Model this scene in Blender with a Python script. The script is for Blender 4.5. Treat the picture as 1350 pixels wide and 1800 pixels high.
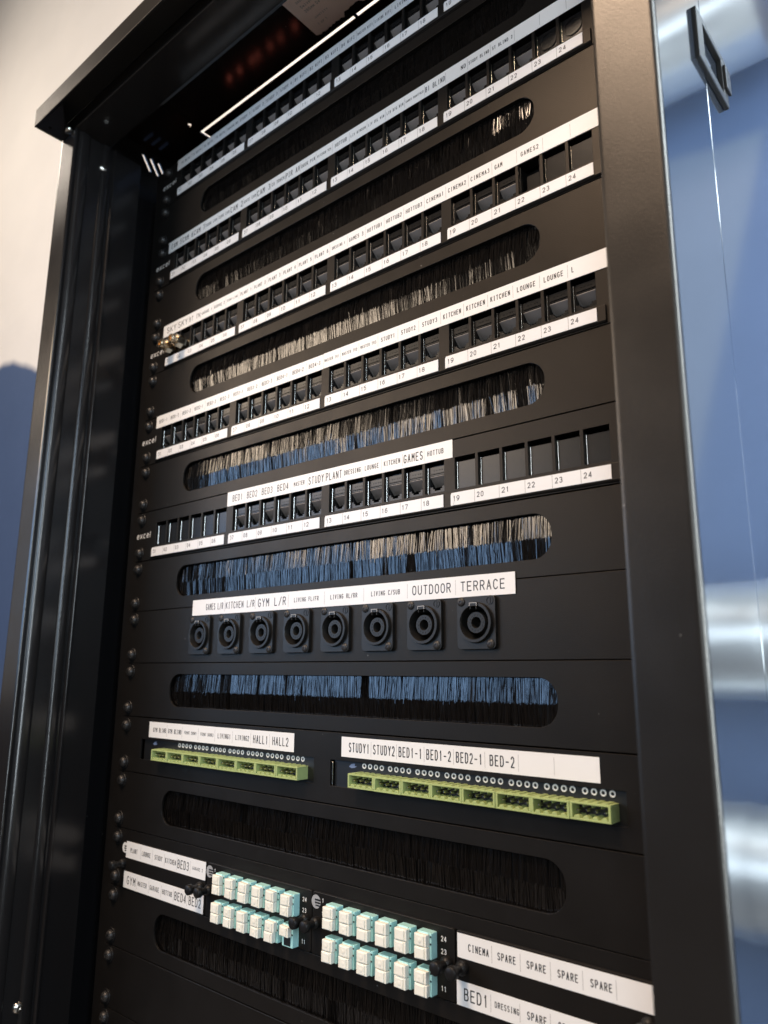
import bpy, bmesh, math, random
import numpy as np
from mathutils import Matrix, Vector

random.seed(7)
rng = np.random.default_rng(7)
SC = bpy.context.scene
for o in list(bpy.data.objects):
    bpy.data.objects.remove(o, do_unlink=True)
COL = SC.collection
Z0 = 1.45                      # height of the top edge of the highest patch panel above the floor
MM = 0.001
U = 44.45                      # one rack unit, millimetres

# ------------------------------------------------------------------ camera
cam_d = bpy.data.cameras.new("camera")
cam = bpy.data.objects.new("camera", cam_d)
COL.objects.link(cam)
SC.camera = cam
cam_d.sensor_fit = 'HORIZONTAL'
cam_d.sensor_width = 27.0
cam_d.lens = 27.0 * 1314.494 / 1350.0
cam_d.clip_start = 0.02
cam_d.clip_end = 60.0
Rcv = Matrix(((0.75980354, 0.65012283, 0.00623579),
              (-0.13267356, 0.16443178, -0.97742515),
              (-0.63647176, 0.74182376, 0.21118996)))      # rows: image right, image down, forward
mw = Matrix.Identity(4)
for i in range(3):
    mw[i][0] = Rcv[0][i]
    mw[i][1] = -Rcv[1][i]
    mw[i][2] = -Rcv[2][i]
mw[0][3], mw[1][3], mw[2][3] = 0.576858, -0.361060, Z0 - 0.496362
cam.matrix_world = mw
cam_d.dof.use_dof = True
cam_d.dof.focus_distance = 0.475
cam_d.dof.aperture_fstop = 9.5

# ------------------------------------------------------------------ world and lamps
world = bpy.data.worlds.new("World")
SC.world = world
world.use_nodes = True
bg = world.node_tree.nodes["Background"]
bg.inputs[0].default_value = (1.0, 0.86, 0.75, 1)
bg.inputs[1].default_value = 0.02


def area_lamp(name, loc, target, sx, sy, power, color):
    l = bpy.data.lights.new(name, 'AREA')
    l.shape = 'RECTANGLE'
    l.size, l.size_y = sx, sy
    l.energy = power
    l.color = color
    o = bpy.data.objects.new(name, l)
    COL.objects.link(o)
    o.location = (loc[0], loc[1], loc[2] + Z0)
    d = Vector((target[0] - loc[0], target[1] - loc[1], target[2] - loc[2]))
    o.rotation_euler = d.to_track_quat('-Z', 'Y').to_euler()
    return o


# warm ceiling lamp in front of and above the rack
area_lamp("ceiling_lamp", (0.18, -1.15, 1.30), (0.25, -0.05, -0.35), 0.60, 0.55, 50.0, (1.0, 0.75, 0.55))
# daylight window and the warm lit room above it, front left of the rack
area_lamp("window_daylight", (-1.30, -1.62, -0.15), (0.2, 0.0, -0.40), 1.35, 0.62, 14.0, (0.35, 0.60, 1.0))
area_lamp("warm_room_light", (-1.30, -1.62, 0.40), (0.2, 0.0, -0.35), 1.35, 0.42, 21.0, (1.0, 0.80, 0.60))
area_lamp("left_room_light", (-2.30, -0.95, 0.05), (0.0, -0.1, -0.30), 0.9, 1.3, 1.3, (1.0, 0.86, 0.70))
# lamp washing the pale upper wall on the left
area_lamp("wall_wash_lamp", (-2.1, -0.55, 1.5), (-1.7, 0.52, 0.7), 0.4, 0.4, 12.5, (1.0, 0.87, 0.74))
# added lamps on the right for wall, ducts and glints, then daylight behind the camera
area_lamp("side_wall_fill", (1.40, 0.02, -0.05), (0.80, 0.52, -0.12), 0.45, 1.5, 74.0, (0.82, 0.93, 1.0))
area_lamp("far_right_fill", (1.85, -0.80, -0.02), (0.1, -0.05, -0.30), 0.40, 0.75, 13.0, (0.62, 0.80, 1.0))
area_lamp("right_window", (1.20, -1.60, -0.10), (0.75, 0.4, -0.2), 0.45, 0.75, 12.0, (0.80, 0.91, 1.0))

SC.view_settings.view_transform = 'Standard'
SC.view_settings.look = 'None'
SC.view_settings.exposure = 0.0
SC.view_settings.gamma = 1.0
SC.view_settings.use_curve_mapping = False
SC.cycles.max_bounces = 8
SC.cycles.use_denoising = True


# ------------------------------------------------------------------ materials
def new_mat(name):
    m = bpy.data.materials.new(name)
    m.use_nodes = True
    return m, m.node_tree, m.node_tree.nodes["Principled BSDF"]


def mat(name, col, rough=0.5, metal=0.0, spec=0.5, bump=0.0, bscale=800.0, rvar=0.0, cvar=0.0, vscale=30.0,
        emit=None, ior=1.5, coat=0.0, stretch=None):
    m, nt, b = new_mat(name)
    b.inputs["Base Color"].default_value = (*col, 1)
    b.inputs["Roughness"].default_value = rough
    b.inputs["Metallic"].default_value = metal
    b.inputs["Specular IOR Level"].default_value = spec
    b.inputs["IOR"].default_value = ior
    b.inputs["Coat Weight"].default_value = coat
    b.inputs["Coat Roughness"].default_value = 0.05
    tc = nt.nodes.new("ShaderNodeTexCoord")
    src = tc.outputs["Object"]
    if stretch:
        mp = nt.nodes.new("ShaderNodeMapping")
        mp.inputs["Scale"].default_value = stretch
        nt.links.new(src, mp.inputs["Vector"])
        src = mp.outputs["Vector"]
    if bump > 0:
        n = nt.nodes.new("ShaderNodeTexNoise")
        n.inputs["Scale"].default_value = bscale
        n.inputs["Detail"].default_value = 3
        nt.links.new(src, n.inputs["Vector"])
        bp = nt.nodes.new("ShaderNodeBump")
        bp.inputs["Strength"].default_value = bump
        bp.inputs["Distance"].default_value = 0.0004
        nt.links.new(n.outputs["Fac"], bp.inputs["Height"])
        nt.links.new(bp.outputs["Normal"], b.inputs["Normal"])
    if rvar > 0 or cvar > 0:
        n2 = nt.nodes.new("ShaderNodeTexNoise")
        n2.inputs["Scale"].default_value = vscale
        n2.inputs["Detail"].default_value = 5
        nt.links.new(src, n2.inputs["Vector"])
        if rvar > 0:
            mr = nt.nodes.new("ShaderNodeMapRange")
            mr.inputs[3].default_value = max(0.02, rough - rvar)
            mr.inputs[4].default_value = min(1.0, rough + rvar)
            nt.links.new(n2.outputs["Fac"], mr.inputs[0])
            nt.links.new(mr.outputs[0], b.inputs["Roughness"])
        if cvar > 0:
            mx = nt.nodes.new("ShaderNodeMix")
            mx.data_type = 'RGBA'
            mx.inputs[6].default_value = (*[c * (1 - cvar) for c in col], 1)
            mx.inputs[7].default_value = (*[min(1, c * (1 + cvar)) for c in col], 1)
            nt.links.new(n2.outputs["Fac"], mx.inputs[0])
            nt.links.new(mx.outputs[2], b.inputs["Base Color"])
    if emit:
        b.inputs["Emission Color"].default_value = (*emit[0], 1)
        b.inputs["Emission Strength"].default_value = emit[1]
    return m


M = {}
M['panel'] = mat('black_powder_coat', (0.0075, 0.0068, 0.0065), 0.40, spec=0.26, bump=0.20, bscale=1600, rvar=0.07, cvar=0.2, vscale=40)
M['post'] = mat('satin_black_post', (0.010, 0.009, 0.0085), 0.33, spec=0.45, bump=0.16, bscale=1700, rvar=0.09)
M['plate'] = mat('black_patch_plastic', (0.0085, 0.008, 0.0077), 0.40, spec=0.25, bump=0.10, bscale=2200, rvar=0.05)
M['gloss'] = mat('gloss_black_frame', (0.010, 0.009, 0.009), 0.21, bump=0.03, bscale=500, rvar=0.05, vscale=25)
M['roof'] = mat('satin_black_roof', (0.014, 0.012, 0.011), 0.13, bump=0.02, bscale=900, rvar=0.05)
M['side'] = mat('mirror_gloss_black_side', (0.012, 0.014, 0.018), 0.075, ior=2.1, bump=0.012, bscale=60)
M['jack'] = mat('black_jack_plastic', (0.007, 0.0066, 0.0064), 0.27, spec=0.32)
M['blank'] = mat('gloss_blank_plastic', (0.009, 0.0085, 0.0085), 0.20, spec=0.55)
M['socket'] = mat('socket_dark', (0.006, 0.006, 0.006), 0.5)
M['contact'] = mat('contact_grey', (0.24, 0.21, 0.19), 0.45)
M['steel'] = mat('bright_steel', (0.78, 0.74, 0.68), 0.22, metal=1.0)
M['screw'] = mat('black_zinc_screw', (0.035, 0.032, 0.03), 0.42, metal=0.4)
M['nickel'] = mat('nickel', (0.78, 0.65, 0.48), 0.22, metal=1.0, bump=0.02)
M['tape'] = mat('white_label_tape', (0.80, 0.79, 0.77), 0.36, bump=0.03, bscale=160, cvar=0.03, vscale=90)
M['strip'] = mat('white_number_strip', (0.76, 0.755, 0.75), 0.36, bump=0.02, bscale=200, cvar=0.03, vscale=120)
M['ink'] = mat('black_ink', (0.012, 0.012, 0.013), 0.5)
M['inkgrey'] = mat('grey_ink', (0.045, 0.045, 0.048), 0.5)
M['rule'] = mat('thin_grey_rule', (0.30, 0.29, 0.28), 0.5)
M['white'] = mat('white_print', (0.75, 0.74, 0.72), 0.45)
M['greyprint'] = mat('grey_print', (0.33, 0.33, 0.33), 0.45)
M['blueprint'] = mat('blue_grey_print', (0.16, 0.21, 0.33), 0.45)
M['bristle'] = mat('dark_nylon_bristle', (0.0075, 0.0062, 0.0055), 0.12, spec=0.74)
M['green'] = mat('lime_green_plastic', (0.37, 0.44, 0.17), 0.38, cvar=0.08, vscale=300)
M['pcb'] = mat('black_board', (0.006, 0.006, 0.006), 0.4)
M['aqua'] = mat('aqua_plastic', (0.42, 0.74, 0.70), 0.35)
M['cream'] = mat('cream_dust_cap', (0.84, 0.81, 0.70), 0.42, cvar=0.04, vscale=400)
M['creamdark'] = mat('cream_dimple', (0.50, 0.42, 0.30), 0.5)
M['speak'] = mat('black_connector_plastic', (0.011, 0.0105, 0.010), 0.36, spec=0.35, bump=0.05, bscale=1500)
M['knob'] = mat('black_knob', (0.008, 0.0075, 0.0075), 0.45, spec=0.25)
M['paper'] = mat('pinkish_paper', (0.88, 0.70, 0.62), 0.7, cvar=0.06, vscale=60)
M['foil'] = mat('foil_cladding', (0.80, 0.84, 0.86), 0.36, metal=0.9, bump=1.0, bscale=48, rvar=0.10, stretch=(0.4, 1, 1))
M['floor'] = mat('grey_floor', (0.14, 0.125, 0.11), 0.6, cvar=0.2, vscale=6)
M['redled'] = mat('red_led', (0.5, 0.02, 0.01), 0.4, emit=((1.0, 0.22, 0.15), 3.2))
M['latch'] = mat('dark_latch', (0.012, 0.011, 0.010), 0.38, spec=0.3)


def add_dust(m):
    """Sparse specks of dust and a few faint scuffs."""
    nt = m.node_tree
    N, L = nt.nodes, nt.links
    b = N["Principled BSDF"]
    tc = N.new("ShaderNodeTexCoord")
    geo = N.new("ShaderNodeNewGeometry")
    vo = N.new("ShaderNodeTexVoronoi")
    vo.inputs["Scale"].default_value = 95
    L.new(geo.outputs["Position"], vo.inputs["Vector"])
    nz = N.new("ShaderNodeTexNoise")
    nz.inputs["Scale"].default_value = 9
    nz.inputs["Detail"].default_value = 6
    L.new(geo.outputs["Position"], nz.inputs["Vector"])
    thr = N.new("ShaderNodeMapRange")
    thr.inputs[1].default_value = 0.46
    thr.inputs[2].default_value = 0.70
    thr.inputs[3].default_value = 0.0
    thr.inputs[4].default_value = 0.065
    L.new(nz.outputs["Fac"], thr.inputs[0])
    lt = N.new("ShaderNodeMath")
    lt.operation = 'LESS_THAN'
    L.new(vo.outputs["Distance"], lt.inputs[0])
    L.new(thr.outputs[0], lt.inputs[1])
    mx = N.new("ShaderNodeMix")
    mx.data_type = 'RGBA'
    L.new(lt.outputs[0], mx.inputs[0])
    src = b.inputs["Base Color"]
    if src.is_linked:
        L.new(src.links[0].from_socket, mx.inputs[6])
    else:
        mx.inputs[6].default_value = src.default_value
    mx.inputs[7].default_value = (0.16, 0.15, 0.14, 1)
    L.new(mx.outputs[2], b.inputs["Base Color"])


for k_, tint in (('panel', (1, .86, .70)), ('plate', (1, .86, .72)), ('speak', (1, .88, .76)), ('post', (1, .92, .82))):
    M[k_].node_tree.nodes["Principled BSDF"].inputs["Specular Tint"].default_value = (*tint, 1)
for k_ in ('panel', 'post', 'plate', 'gloss', 'roof'):
    add_dust(M[k_])


def wall_material():
    m, nt, b = new_mat('two_tone_plaster')
    N, L = nt.nodes, nt.links
    tc = N.new("ShaderNodeTexCoord")
    sep = N.new("ShaderNodeSeparateXYZ")
    L.new(tc.outputs["Object"], sep.inputs[0])

    def math_(op, a, b_):
        n = N.new("ShaderNodeMath")
        n.operation = op
        for i, v in enumerate((a, b_)):
            if isinstance(v, (int, float)):
                n.inputs[i].default_value = v
            else:
                L.new(v, n.inputs[i])
        return n.outputs[0]
    x, z = sep.outputs[0], sep.outputs[2]
    # hand-cut paint line: falls towards the cabinet, rises steeply behind it
    fall = math_('MULTIPLY', math_('MAXIMUM', math_('SUBTRACT', -1.60, x), 0.0), 0.05)
    fall2 = math_('MULTIPLY', math_('MAXIMUM', math_('SUBTRACT', x, -1.67), 0.0), -0.42)
    rise = math_('MULTIPLY', math_('MAXIMUM', math_('SUBTRACT', x, -0.15), 0.0), 3.5)
    nz = N.new("ShaderNodeTexNoise")
    nz.inputs["Scale"].default_value = 9.0
    nz.inputs["Detail"].default_value = 4
    L.new(tc.outputs["Object"], nz.inputs["Vector"])
    wob = math_('MULTIPLY', math_('SUBTRACT', nz.outputs["Fac"], 0.5), 0.03)
    edge = math_('ADD', math_('ADD', math_('ADD', math_('ADD', fall, fall2), rise), wob), Z0 + 0.425)
    d = math_('SUBTRACT', z, edge)
    mr = N.new("ShaderNodeMapRange")
    mr.inputs[1].default_value = -0.012
    mr.inputs[2].default_value = 0.012
    L.new(d, mr.inputs[0])
    n2 = N.new("ShaderNodeTexNoise")
    n2.inputs["Scale"].default_value = 5.0
    n2.inputs["Detail"].default_value = 8
    L.new(tc.outputs["Object"], n2.inputs["Vector"])
    pl = N.new("ShaderNodeMix")
    pl.data_type = 'RGBA'
    pl.inputs[6].default_value = (0.70, 0.68, 0.65, 1)
    pl.inputs[7].default_value = (0.82, 0.79, 0.75, 1)
    L.new(n2.outputs["Fac"], pl.inputs[0])
    bl = N.new("ShaderNodeMix")
    bl.data_type = 'RGBA'
    bl.inputs[6].default_value = (0.040, 0.076, 0.165, 1)
    bl.inputs[7].default_value = (0.056, 0.098, 0.205, 1)
    L.new(n2.outputs["Fac"], bl.inputs[0])
    # pale patch of light painted into the wall colour beside the ducts
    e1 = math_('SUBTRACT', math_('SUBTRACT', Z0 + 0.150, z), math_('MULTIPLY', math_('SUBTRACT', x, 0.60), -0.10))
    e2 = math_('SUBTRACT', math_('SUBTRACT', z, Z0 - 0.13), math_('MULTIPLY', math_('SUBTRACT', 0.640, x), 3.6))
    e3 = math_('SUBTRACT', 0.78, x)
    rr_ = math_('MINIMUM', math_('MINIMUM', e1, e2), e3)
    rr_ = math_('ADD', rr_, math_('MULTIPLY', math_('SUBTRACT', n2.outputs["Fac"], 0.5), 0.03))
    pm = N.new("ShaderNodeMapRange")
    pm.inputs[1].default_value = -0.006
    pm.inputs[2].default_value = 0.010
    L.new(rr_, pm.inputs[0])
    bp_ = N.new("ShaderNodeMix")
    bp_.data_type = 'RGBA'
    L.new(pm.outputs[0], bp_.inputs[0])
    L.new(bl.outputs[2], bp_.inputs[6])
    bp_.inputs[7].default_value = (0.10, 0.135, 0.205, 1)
    mx = N.new("ShaderNodeMix")
    mx.data_type = 'RGBA'
    L.new(mr.outputs[0], mx.inputs[0])
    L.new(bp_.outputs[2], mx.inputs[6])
    L.new(pl.outputs[2], mx.inputs[7])
    L.new(mx.outputs[2], b.inputs["Base Color"])
    b.inputs["Roughness"].default_value = 0.7
    n3 = N.new("ShaderNodeTexNoise")
    n3.inputs["Scale"].default_value = 14.0
    n3.inputs["Detail"].default_value = 9
    L.new(tc.outputs["Object"], n3.inputs["Vector"])
    bp = N.new("ShaderNodeBump")
    bp.inputs["Strength"].default_value = 0.25
    bp.inputs["Distance"].default_value = 0.01
    L.new(n3.outputs["Fac"], bp.inputs["Height"])
    L.new(bp.outputs["Normal"], b.inputs["Normal"])
    return m


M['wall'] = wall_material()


# ------------------------------------------------------------------ mesh helpers (millimetres in, metres out)
class MB:
    """Collects simple solids, in millimetres."""

    def __init__(self):
        self.v, self.f, self.round = [], [], False

    def add(self, verts, faces):
        o = len(self.v)
        self.v.extend(verts)
        self.f.extend([tuple(i + o for i in f) for f in faces])
        return self

    def box(self, x0, x1, y0, y1, z0, z1):
        v = [(x0, y0, z0), (x1, y0, z0), (x1, y1, z0), (x0, y1, z0), (x0, y0, z1), (x1, y0, z1), (x1, y1, z1), (x0, y1, z1)]
        f = [(3, 2, 1, 0), (4, 5, 6, 7), (0, 1, 5, 4), (1, 2, 6, 5), (2, 3, 7, 6), (3, 0, 4, 7)]
        return self.add(v, f)

    def prism(self, poly, a, b, axis='y'):
        """Extrude a 2-D outline; axis y: outline in XZ, axis z: outline in XY, axis x: outline in YZ."""
        n = len(poly)

        def p(q, t):
            return (q[0], t, q[1]) if axis == 'y' else ((q[0], q[1], t) if axis == 'z' else (t, q[0], q[1]))
        v = [p(q, a) for q in poly] + [p(q, b) for q in poly]
        f = [tuple(range(n)), tuple(range(2 * n - 1, n - 1, -1))]
        f += [(i, i + n, (i + 1) % n + n, (i + 1) % n) for i in range(n)]
        return self.add(v, f)

    def lathe(self, cx, cz, prof, n=24, sy=1.0):
        """Revolve (radius, y) points about the depth axis."""
        self.round = True
        o = len(self.v)
        k = len(prof)
        for i in range(n):
            a = 2 * math.pi * i / n
            for r, y in prof:
                self.v.append((cx + r * math.cos(a), y, cz + sy * r * math.sin(a)))
        for i in range(n):
            j = (i + 1) % n
            for q in range(k - 1):
                self.f.append((o + i * k + q, o + j * k + q, o + j * k + q + 1, o + i * k + q + 1))
        return self

    def plate(self, outer, holes, y0, y1, axis='y'):
        """A flat plate with openings."""
        bm = bmesh.new()
        loops = []
        for lp in [outer] + holes:
            vs = [bm.verts.new((q[0], 0, q[1])) for q in lp]
            loops.append(vs)
            for i in range(len(vs)):
                bm.edges.new((vs[i], vs[(i + 1) % len(vs)]))
        bmesh.ops.triangle_fill(bm, use_beauty=True, use_dissolve=False, edges=bm.edges[:])
        bm.verts.index_update()

        def p(q, t):
            return (q[0], t, q[1]) if axis == 'y' else ((q[0], q[1], t) if axis == 'z' else (t, q[0], q[1]))
        flat = [(v.co.x, v.co.z) for v in bm.verts]
        n = len(flat)
        v = [p(q, y0) for q in flat] + [p(q, y1) for q in flat]
        f = []
        for fc in bm.faces:
            ix = [w.index for w in fc.verts]
            f.append(tuple(ix))
            f.append(tuple(i + n for i in reversed(ix)))
        for lp in loops:
            ix = [w.index for w in lp]
            for i in range(len(ix)):
                a, b = ix[i], ix[(i + 1) % len(ix)]
                f.append((a, b, b + n, a + n))
        bm.free()
        return self.add(v, f)

    def mesh(self, name, bevel=0.0, segs=2, smooth=None, angle=38):
        smooth = self.round if smooth is None else smooth
        me = bpy.data.meshes.new(name)
        me.from_pydata([(a * MM, b * MM, c * MM) for a, b, c in self.v], [], self.f)
        bm = bmesh.new()
        bm.from_mesh(me)
        bmesh.ops.recalc_face_normals(bm, faces=bm.faces[:])
        if bevel > 0:
            es = [e for e in bm.edges if len(e.link_faces) == 2 and e.calc_face_angle(0) > math.radians(42)]
            bmesh.ops.bevel(bm, geom=es, offset=bevel * MM, segments=segs, profile=0.5, affect='EDGES', clamp_overlap=True)
        bm.to_mesh(me)
        bm.free()
        if smooth and len(me.polygons):
            me.polygons.foreach_set("use_smooth", [True] * len(me.polygons))
            me.set_sharp_from_angle(angle=math.radians(angle))
        return me


def obj(name, me, material, parent=None, loc=(0, 0, 0), rot=None):
    """Link one mesh object; loc in millimetres (relative to the parent, if any)."""
    if material is not None and len(me.materials) == 0:
        me.materials.append(M[material] if isinstance(material, str) else material)
    o = bpy.data.objects.new(name, me)
    COL.objects.link(o)
    o.location = (loc[0] * MM, loc[1] * MM, loc[2] * MM + (0 if parent else Z0))
    if rot:
        o.rotation_euler = rot
    if parent:
        o.parent = parent
    return o


def thing(name, label, cat, loc, group=None):
    o = bpy.data.objects.new(name, None)
    o.empty_display_size = 0.02
    COL.objects.link(o)
    o.location = (loc[0] * MM, loc[1] * MM, loc[2] * MM + Z0)
    tag(o, label, cat, group)
    return o


def tag(o, label, cat, group=None):
    o["label"] = label
    o["category"] = cat
    if group:
        o["group"] = group
    return o


def structure(o):
    o["kind"] = "structure"
    return o


def rect(x0, x1, z0, z1):
    return [(x0, z0), (x1, z0), (x1, z1), (x0, z1)]


def rrect(x0, x1, z0, z1, r, n=6):
    p = []
    for cx, cz, a0 in ((x1 - r, z0 + r, -90), (x1 - r, z1 - r, 0), (x0 + r, z1 - r, 90), (x0 + r, z0 + r, 180)):
        for i in range(n + 1):
            a = math.radians(a0 + 90 * i / n)
            p.append((cx + r * math.cos(a), cz + r * math.sin(a)))
    return p


def circle(cx, cz, r, n=20):
    return [(cx + r * math.cos(2 * math.pi * i / n), cz + r * math.sin(2 * math.pi * i / n)) for i in range(n)]


# ------------------------------------------------------------------ lettering
def arc(cx, cy, rx, ry, a0, a1, n=8):
    return [(cx + rx * math.cos(math.radians(a0 + (a1 - a0) * i / n)), cy + ry * math.sin(math.radians(a0 + (a1 - a0) * i / n))) for i in range(n + 1)]


# a plain stroke alphabet like the label printer's: strokes in a unit box
STROKES = {
    'A': [[(0, 0), (.5, 1), (1, 0)], [(.17, .34), (.83, .34)]],
    'B': [[(.6, .53), (0, .53), (0, 1), (.6, 1)] + arc(.6, .765, .32, .235, 90, -90, 6), [(0, .53), (0, 0), (.62, 0)] + arc(.62, .265, .38, .265, -90, 90, 6)],
    'C': [arc(.5, .68, .5, .32, 25, 180, 7) + arc(.5, .32, .5, .32, 180, 335, 7)],
    'D': [[(.45, 0), (0, 0), (0, 1), (.45, 1)] + arc(.45, .6, .55, .4, 90, 0, 5) + arc(.45, .4, .55, .4, 0, -90, 5)],
    'E': [[(1, 1), (0, 1), (0, 0), (1, 0)], [(0, .52), (.82, .52)]],
    'F': [[(1, 1), (0, 1), (0, 0)], [(0, .52), (.8, .52)]],
    'G': [arc(.5, .68, .5, .32, 25, 180, 7) + arc(.5, .32, .5, .32, 180, 360, 8) + [(1, .45), (.55, .45)]],
    'H': [[(0, 0), (0, 1)], [(1, 0), (1, 1)], [(0, .52), (1, .52)]],
    'I': [[(.5, 0), (.5, 1)], [(.15, 1), (.85, 1)], [(.15, 0), (.85, 0)]],
    'J': [[(.9, 1), (.9, .3)] + arc(.5, .28, .4, .28, 0, -180, 6)],
    'K': [[(0, 0), (0, 1)], [(1, 1), (0, .42)], [(.36, .62), (1, 0)]],
    'L': [[(0, 1), (0, 0), (.95, 0)]],
    'M': [[(0, 0), (0, 1), (.5, .42), (1, 1), (1, 0)]],
    'N': [[(0, 0), (0, 1), (1, 0), (1, 1)]],
    'O': [arc(.5, .66, .5, .34, 0, 180, 9) + arc(.5, .34, .5, .34, 180, 360, 9) + [(1, .66)]],
    'P': [[(0, 0), (0, 1), (.6, 1)] + arc(.6, .74, .4, .26, 90, -90, 7) + [(0, .48)]],
    'R': [[(0, 0), (0, 1), (.6, 1)] + arc(.6, .75, .38, .25, 90, -90, 7) + [(0, .5)], [(.5, .5), (1, 0)]],
    'S': [arc(.5, .755, .46, .245, 25, 270, 9) + arc(.5, .255, .48, .255, 90, -155, 9)],
    'T': [[(0, 1), (1, 1)], [(.5, 1), (.5, 0)]],
    'U': [[(0, 1), (0, .32)] + arc(.5, .32, .5, .32, 180, 360, 8) + [(1, 1)]],
    'V': [[(0, 1), (.5, 0), (1, 1)]],
    'W': [[(0, 1), (.22, 0), (.5, .65), (.78, 0), (1, 1)]],
    'X': [[(0, 0), (1, 1)], [(0, 1), (1, 0)]],
    'Y': [[(0, 1), (.5, .48), (1, 1)], [(.5, .48), (.5, 0)]],
    'Z': [[(0, 1), (1, 1), (0, 0), (1, 0)]],
    '0': [arc(.5, .66, .46, .34, 0, 180, 9) + arc(.5, .34, .46, .34, 180, 360, 9) + [(.96, .66)]],
    '1': [[(.18, .78), (.58, 1), (.58, 0)]],
    '2': [arc(.5, .71, .46, .29, 165, -35, 9) + [(0, 0), (1, 0)]],
    '3': [arc(.45, .76, .44, .24, 150, -90, 8), arc(.45, .26, .5, .26, 90, -150, 8)],
    '4': [[(.75, 0), (.75, 1), (0, .28), (1, .28)]],
    '5': [[(.9, 1), (.15, 1), (.07, .52)] + arc(.47, .32, .5, .32, 125, -150, 9)],
    '6': [arc(.52, .31, .46, .31, 180, -180, 12), [(.06, .31), (.12, .62), (.34, .9), (.62, 1), (.9, .88)]],
    '7': [[(0, 1), (1, 1), (.36, 0)]],
    '8': [arc(.5, .76, .4, .24, 90, 450, 12), arc(.5, .26, .48, .26, 90, 450, 12)],
    '9': [arc(.48, .69, .46, .31, 0, 360, 12), [(.94, .69), (.88, .38), (.66, .1), (.38, 0), (.1, .12)]],
    '-': [[(.05, .47), (.95, .47)]], '/': [[(.05, -.05), (.95, 1.05)]], '_': [[(0, -.05), (1, -.05)]],
    ':': [[(.5, .1), (.5, .2)], [(.5, .6), (.5, .7)]], '.': [[(.5, 0), (.5, .08)]], ' ': [],
    'e': [[(.02, .38), (.98, .38)] + arc(.5, .36, .48, .36, 5, 310, 12)],
    'x': [[(0, 0), (1, .72)], [(0, .72), (1, 0)]],
    'c': [arc(.5, .36, .48, .36, 50, 310, 11)],
    'l': [[(.5, 0), (.5, 1.02)]],
}
NARROW = {'1': .62, 'I': .7, 'l': .3, '.': .3, ':': .3, '-': .8}


def write(mb, text, x0, z0, h, width, y=0.0, mono=True, weight=0.115):
    """Lettering as flat strokes: baseline z0, starts at x0, fills width. mono: equal advance per character."""
    n = len(text)
    ws = [1.0 if mono else NARROW.get(c, 1.0 if c != ' ' else .6) for c in text]
    gap = 0.36
    k = width / (sum(ws) + gap * (n - 1))
    weight = weight * (1.25 if h < 3.9 else 1.0)
    t = h * weight / 2
    cur = x0
    lift = 0
    for c, w in zip(text, ws):
        hh = h
        if c not in STROKES:
            c, hh = c.upper(), h * 0.76
        bw = w * k * (NARROW.get(c, 1.0) if mono and c in '1I' else 1.0)
        bx = cur + (w * k - bw) / 2
        for line in STROKES.get(c, []):
            pts = [(bx + t + a * max(bw - 2 * t, 0.01), z0 + t + b * (hh - 2 * t)) for a, b in line]
            for (ax, az), (qx, qz) in zip(pts[:-1], pts[1:]):
                L = math.hypot(qx - ax, qz - az)
                if L < 1e-6:
                    continue
                ux, uz = (qx - ax) / L, (qz - az) / L
                e = t * 0.55
                lift = (lift + 1) % 5
                yy = y - lift * 0.0012
                mb.add([(ax - ux * e - uz * t, yy, az - uz * e + ux * t), (ax - ux * e + uz * t, yy, az - uz * e - ux * t),
                        (qx + ux * e + uz * t, yy, qz + uz * e - ux * t), (qx + ux * e - uz * t, yy, qz + uz * e + ux * t)], [(0, 1, 2, 3)])
        cur += (w + gap) * k


# ------------------------------------------------------------------ the setting
flo = obj("floor", MB().box(-5000, 4000, -4000, 518, -1470, -1450).mesh("floor", smooth=False), 'floor')
structure(flo)
wl = bpy.data.meshes.new("wall")
wl.from_pydata([(-5.0, 0.52, 0.0), (4.0, 0.52, 0.0), (4.0, 0.64, 0.0), (-5.0, 0.64, 0.0),
                (-5.0, 0.52, 3.6), (4.0, 0.52, 3.6), (4.0, 0.64, 3.6), (-5.0, 0.64, 3.6)], [],
               [(3, 2, 1, 0), (4, 5, 6, 7), (0, 1, 5, 4), (1, 2, 6, 5), (2, 3, 7, 6), (3, 0, 4, 7)])
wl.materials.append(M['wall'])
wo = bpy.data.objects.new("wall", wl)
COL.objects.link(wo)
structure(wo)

# foil-clad ducts running along the wall right of the cabinet
for i, (zc, dia, lab) in enumerate([(-462, 115, 'middle silver foil duct mirrored in the gloss side at half height'),
                                    (-675, 118, 'lowest silver foil duct mirrored in the gloss side near the bottom'),
                                    (245, 120, 'silver foil duct mirrored in the gloss side beside the latch'),
                                    (405, 110, 'topmost silver foil duct mirrored above the side latch')]):
    mb = MB()
    n, r = 40, dia / 2
    ox = 40 * i - 30
    xs = [540, 612 + ox, 613 + ox, 625 + ox, 626 + ox, 1010, 1012, 1022, 1024, 2200]
    rr = [r, r, r + 1.5, r + 1.5, r, r, r + 1.5, r + 1.5, r, r]
    o0 = 0
    for x, q in zip(xs, rr):
        for k in range(n):
            a = 2 * math.pi * k / n
            mb.v.append((x, 440 + q * math.cos(a), zc + q * math.sin(a)))
    for j in range(len(xs) - 1):
        for k in range(n):
            mb.f.append((j * n + k, j * n + (k + 1) % n, (j + 1) * n + (k + 1) % n, (j + 1) * n + k))
    mb.f.append(tuple(range(n)))
    mb.f.append(tuple(range((len(xs) - 1) * n, len(xs) * n)))
    tag(obj("silver_duct", mb.mesh("silver_duct", smooth=True, angle=30), 'foil'), lab, "duct", "foil ducts along the wall")

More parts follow.
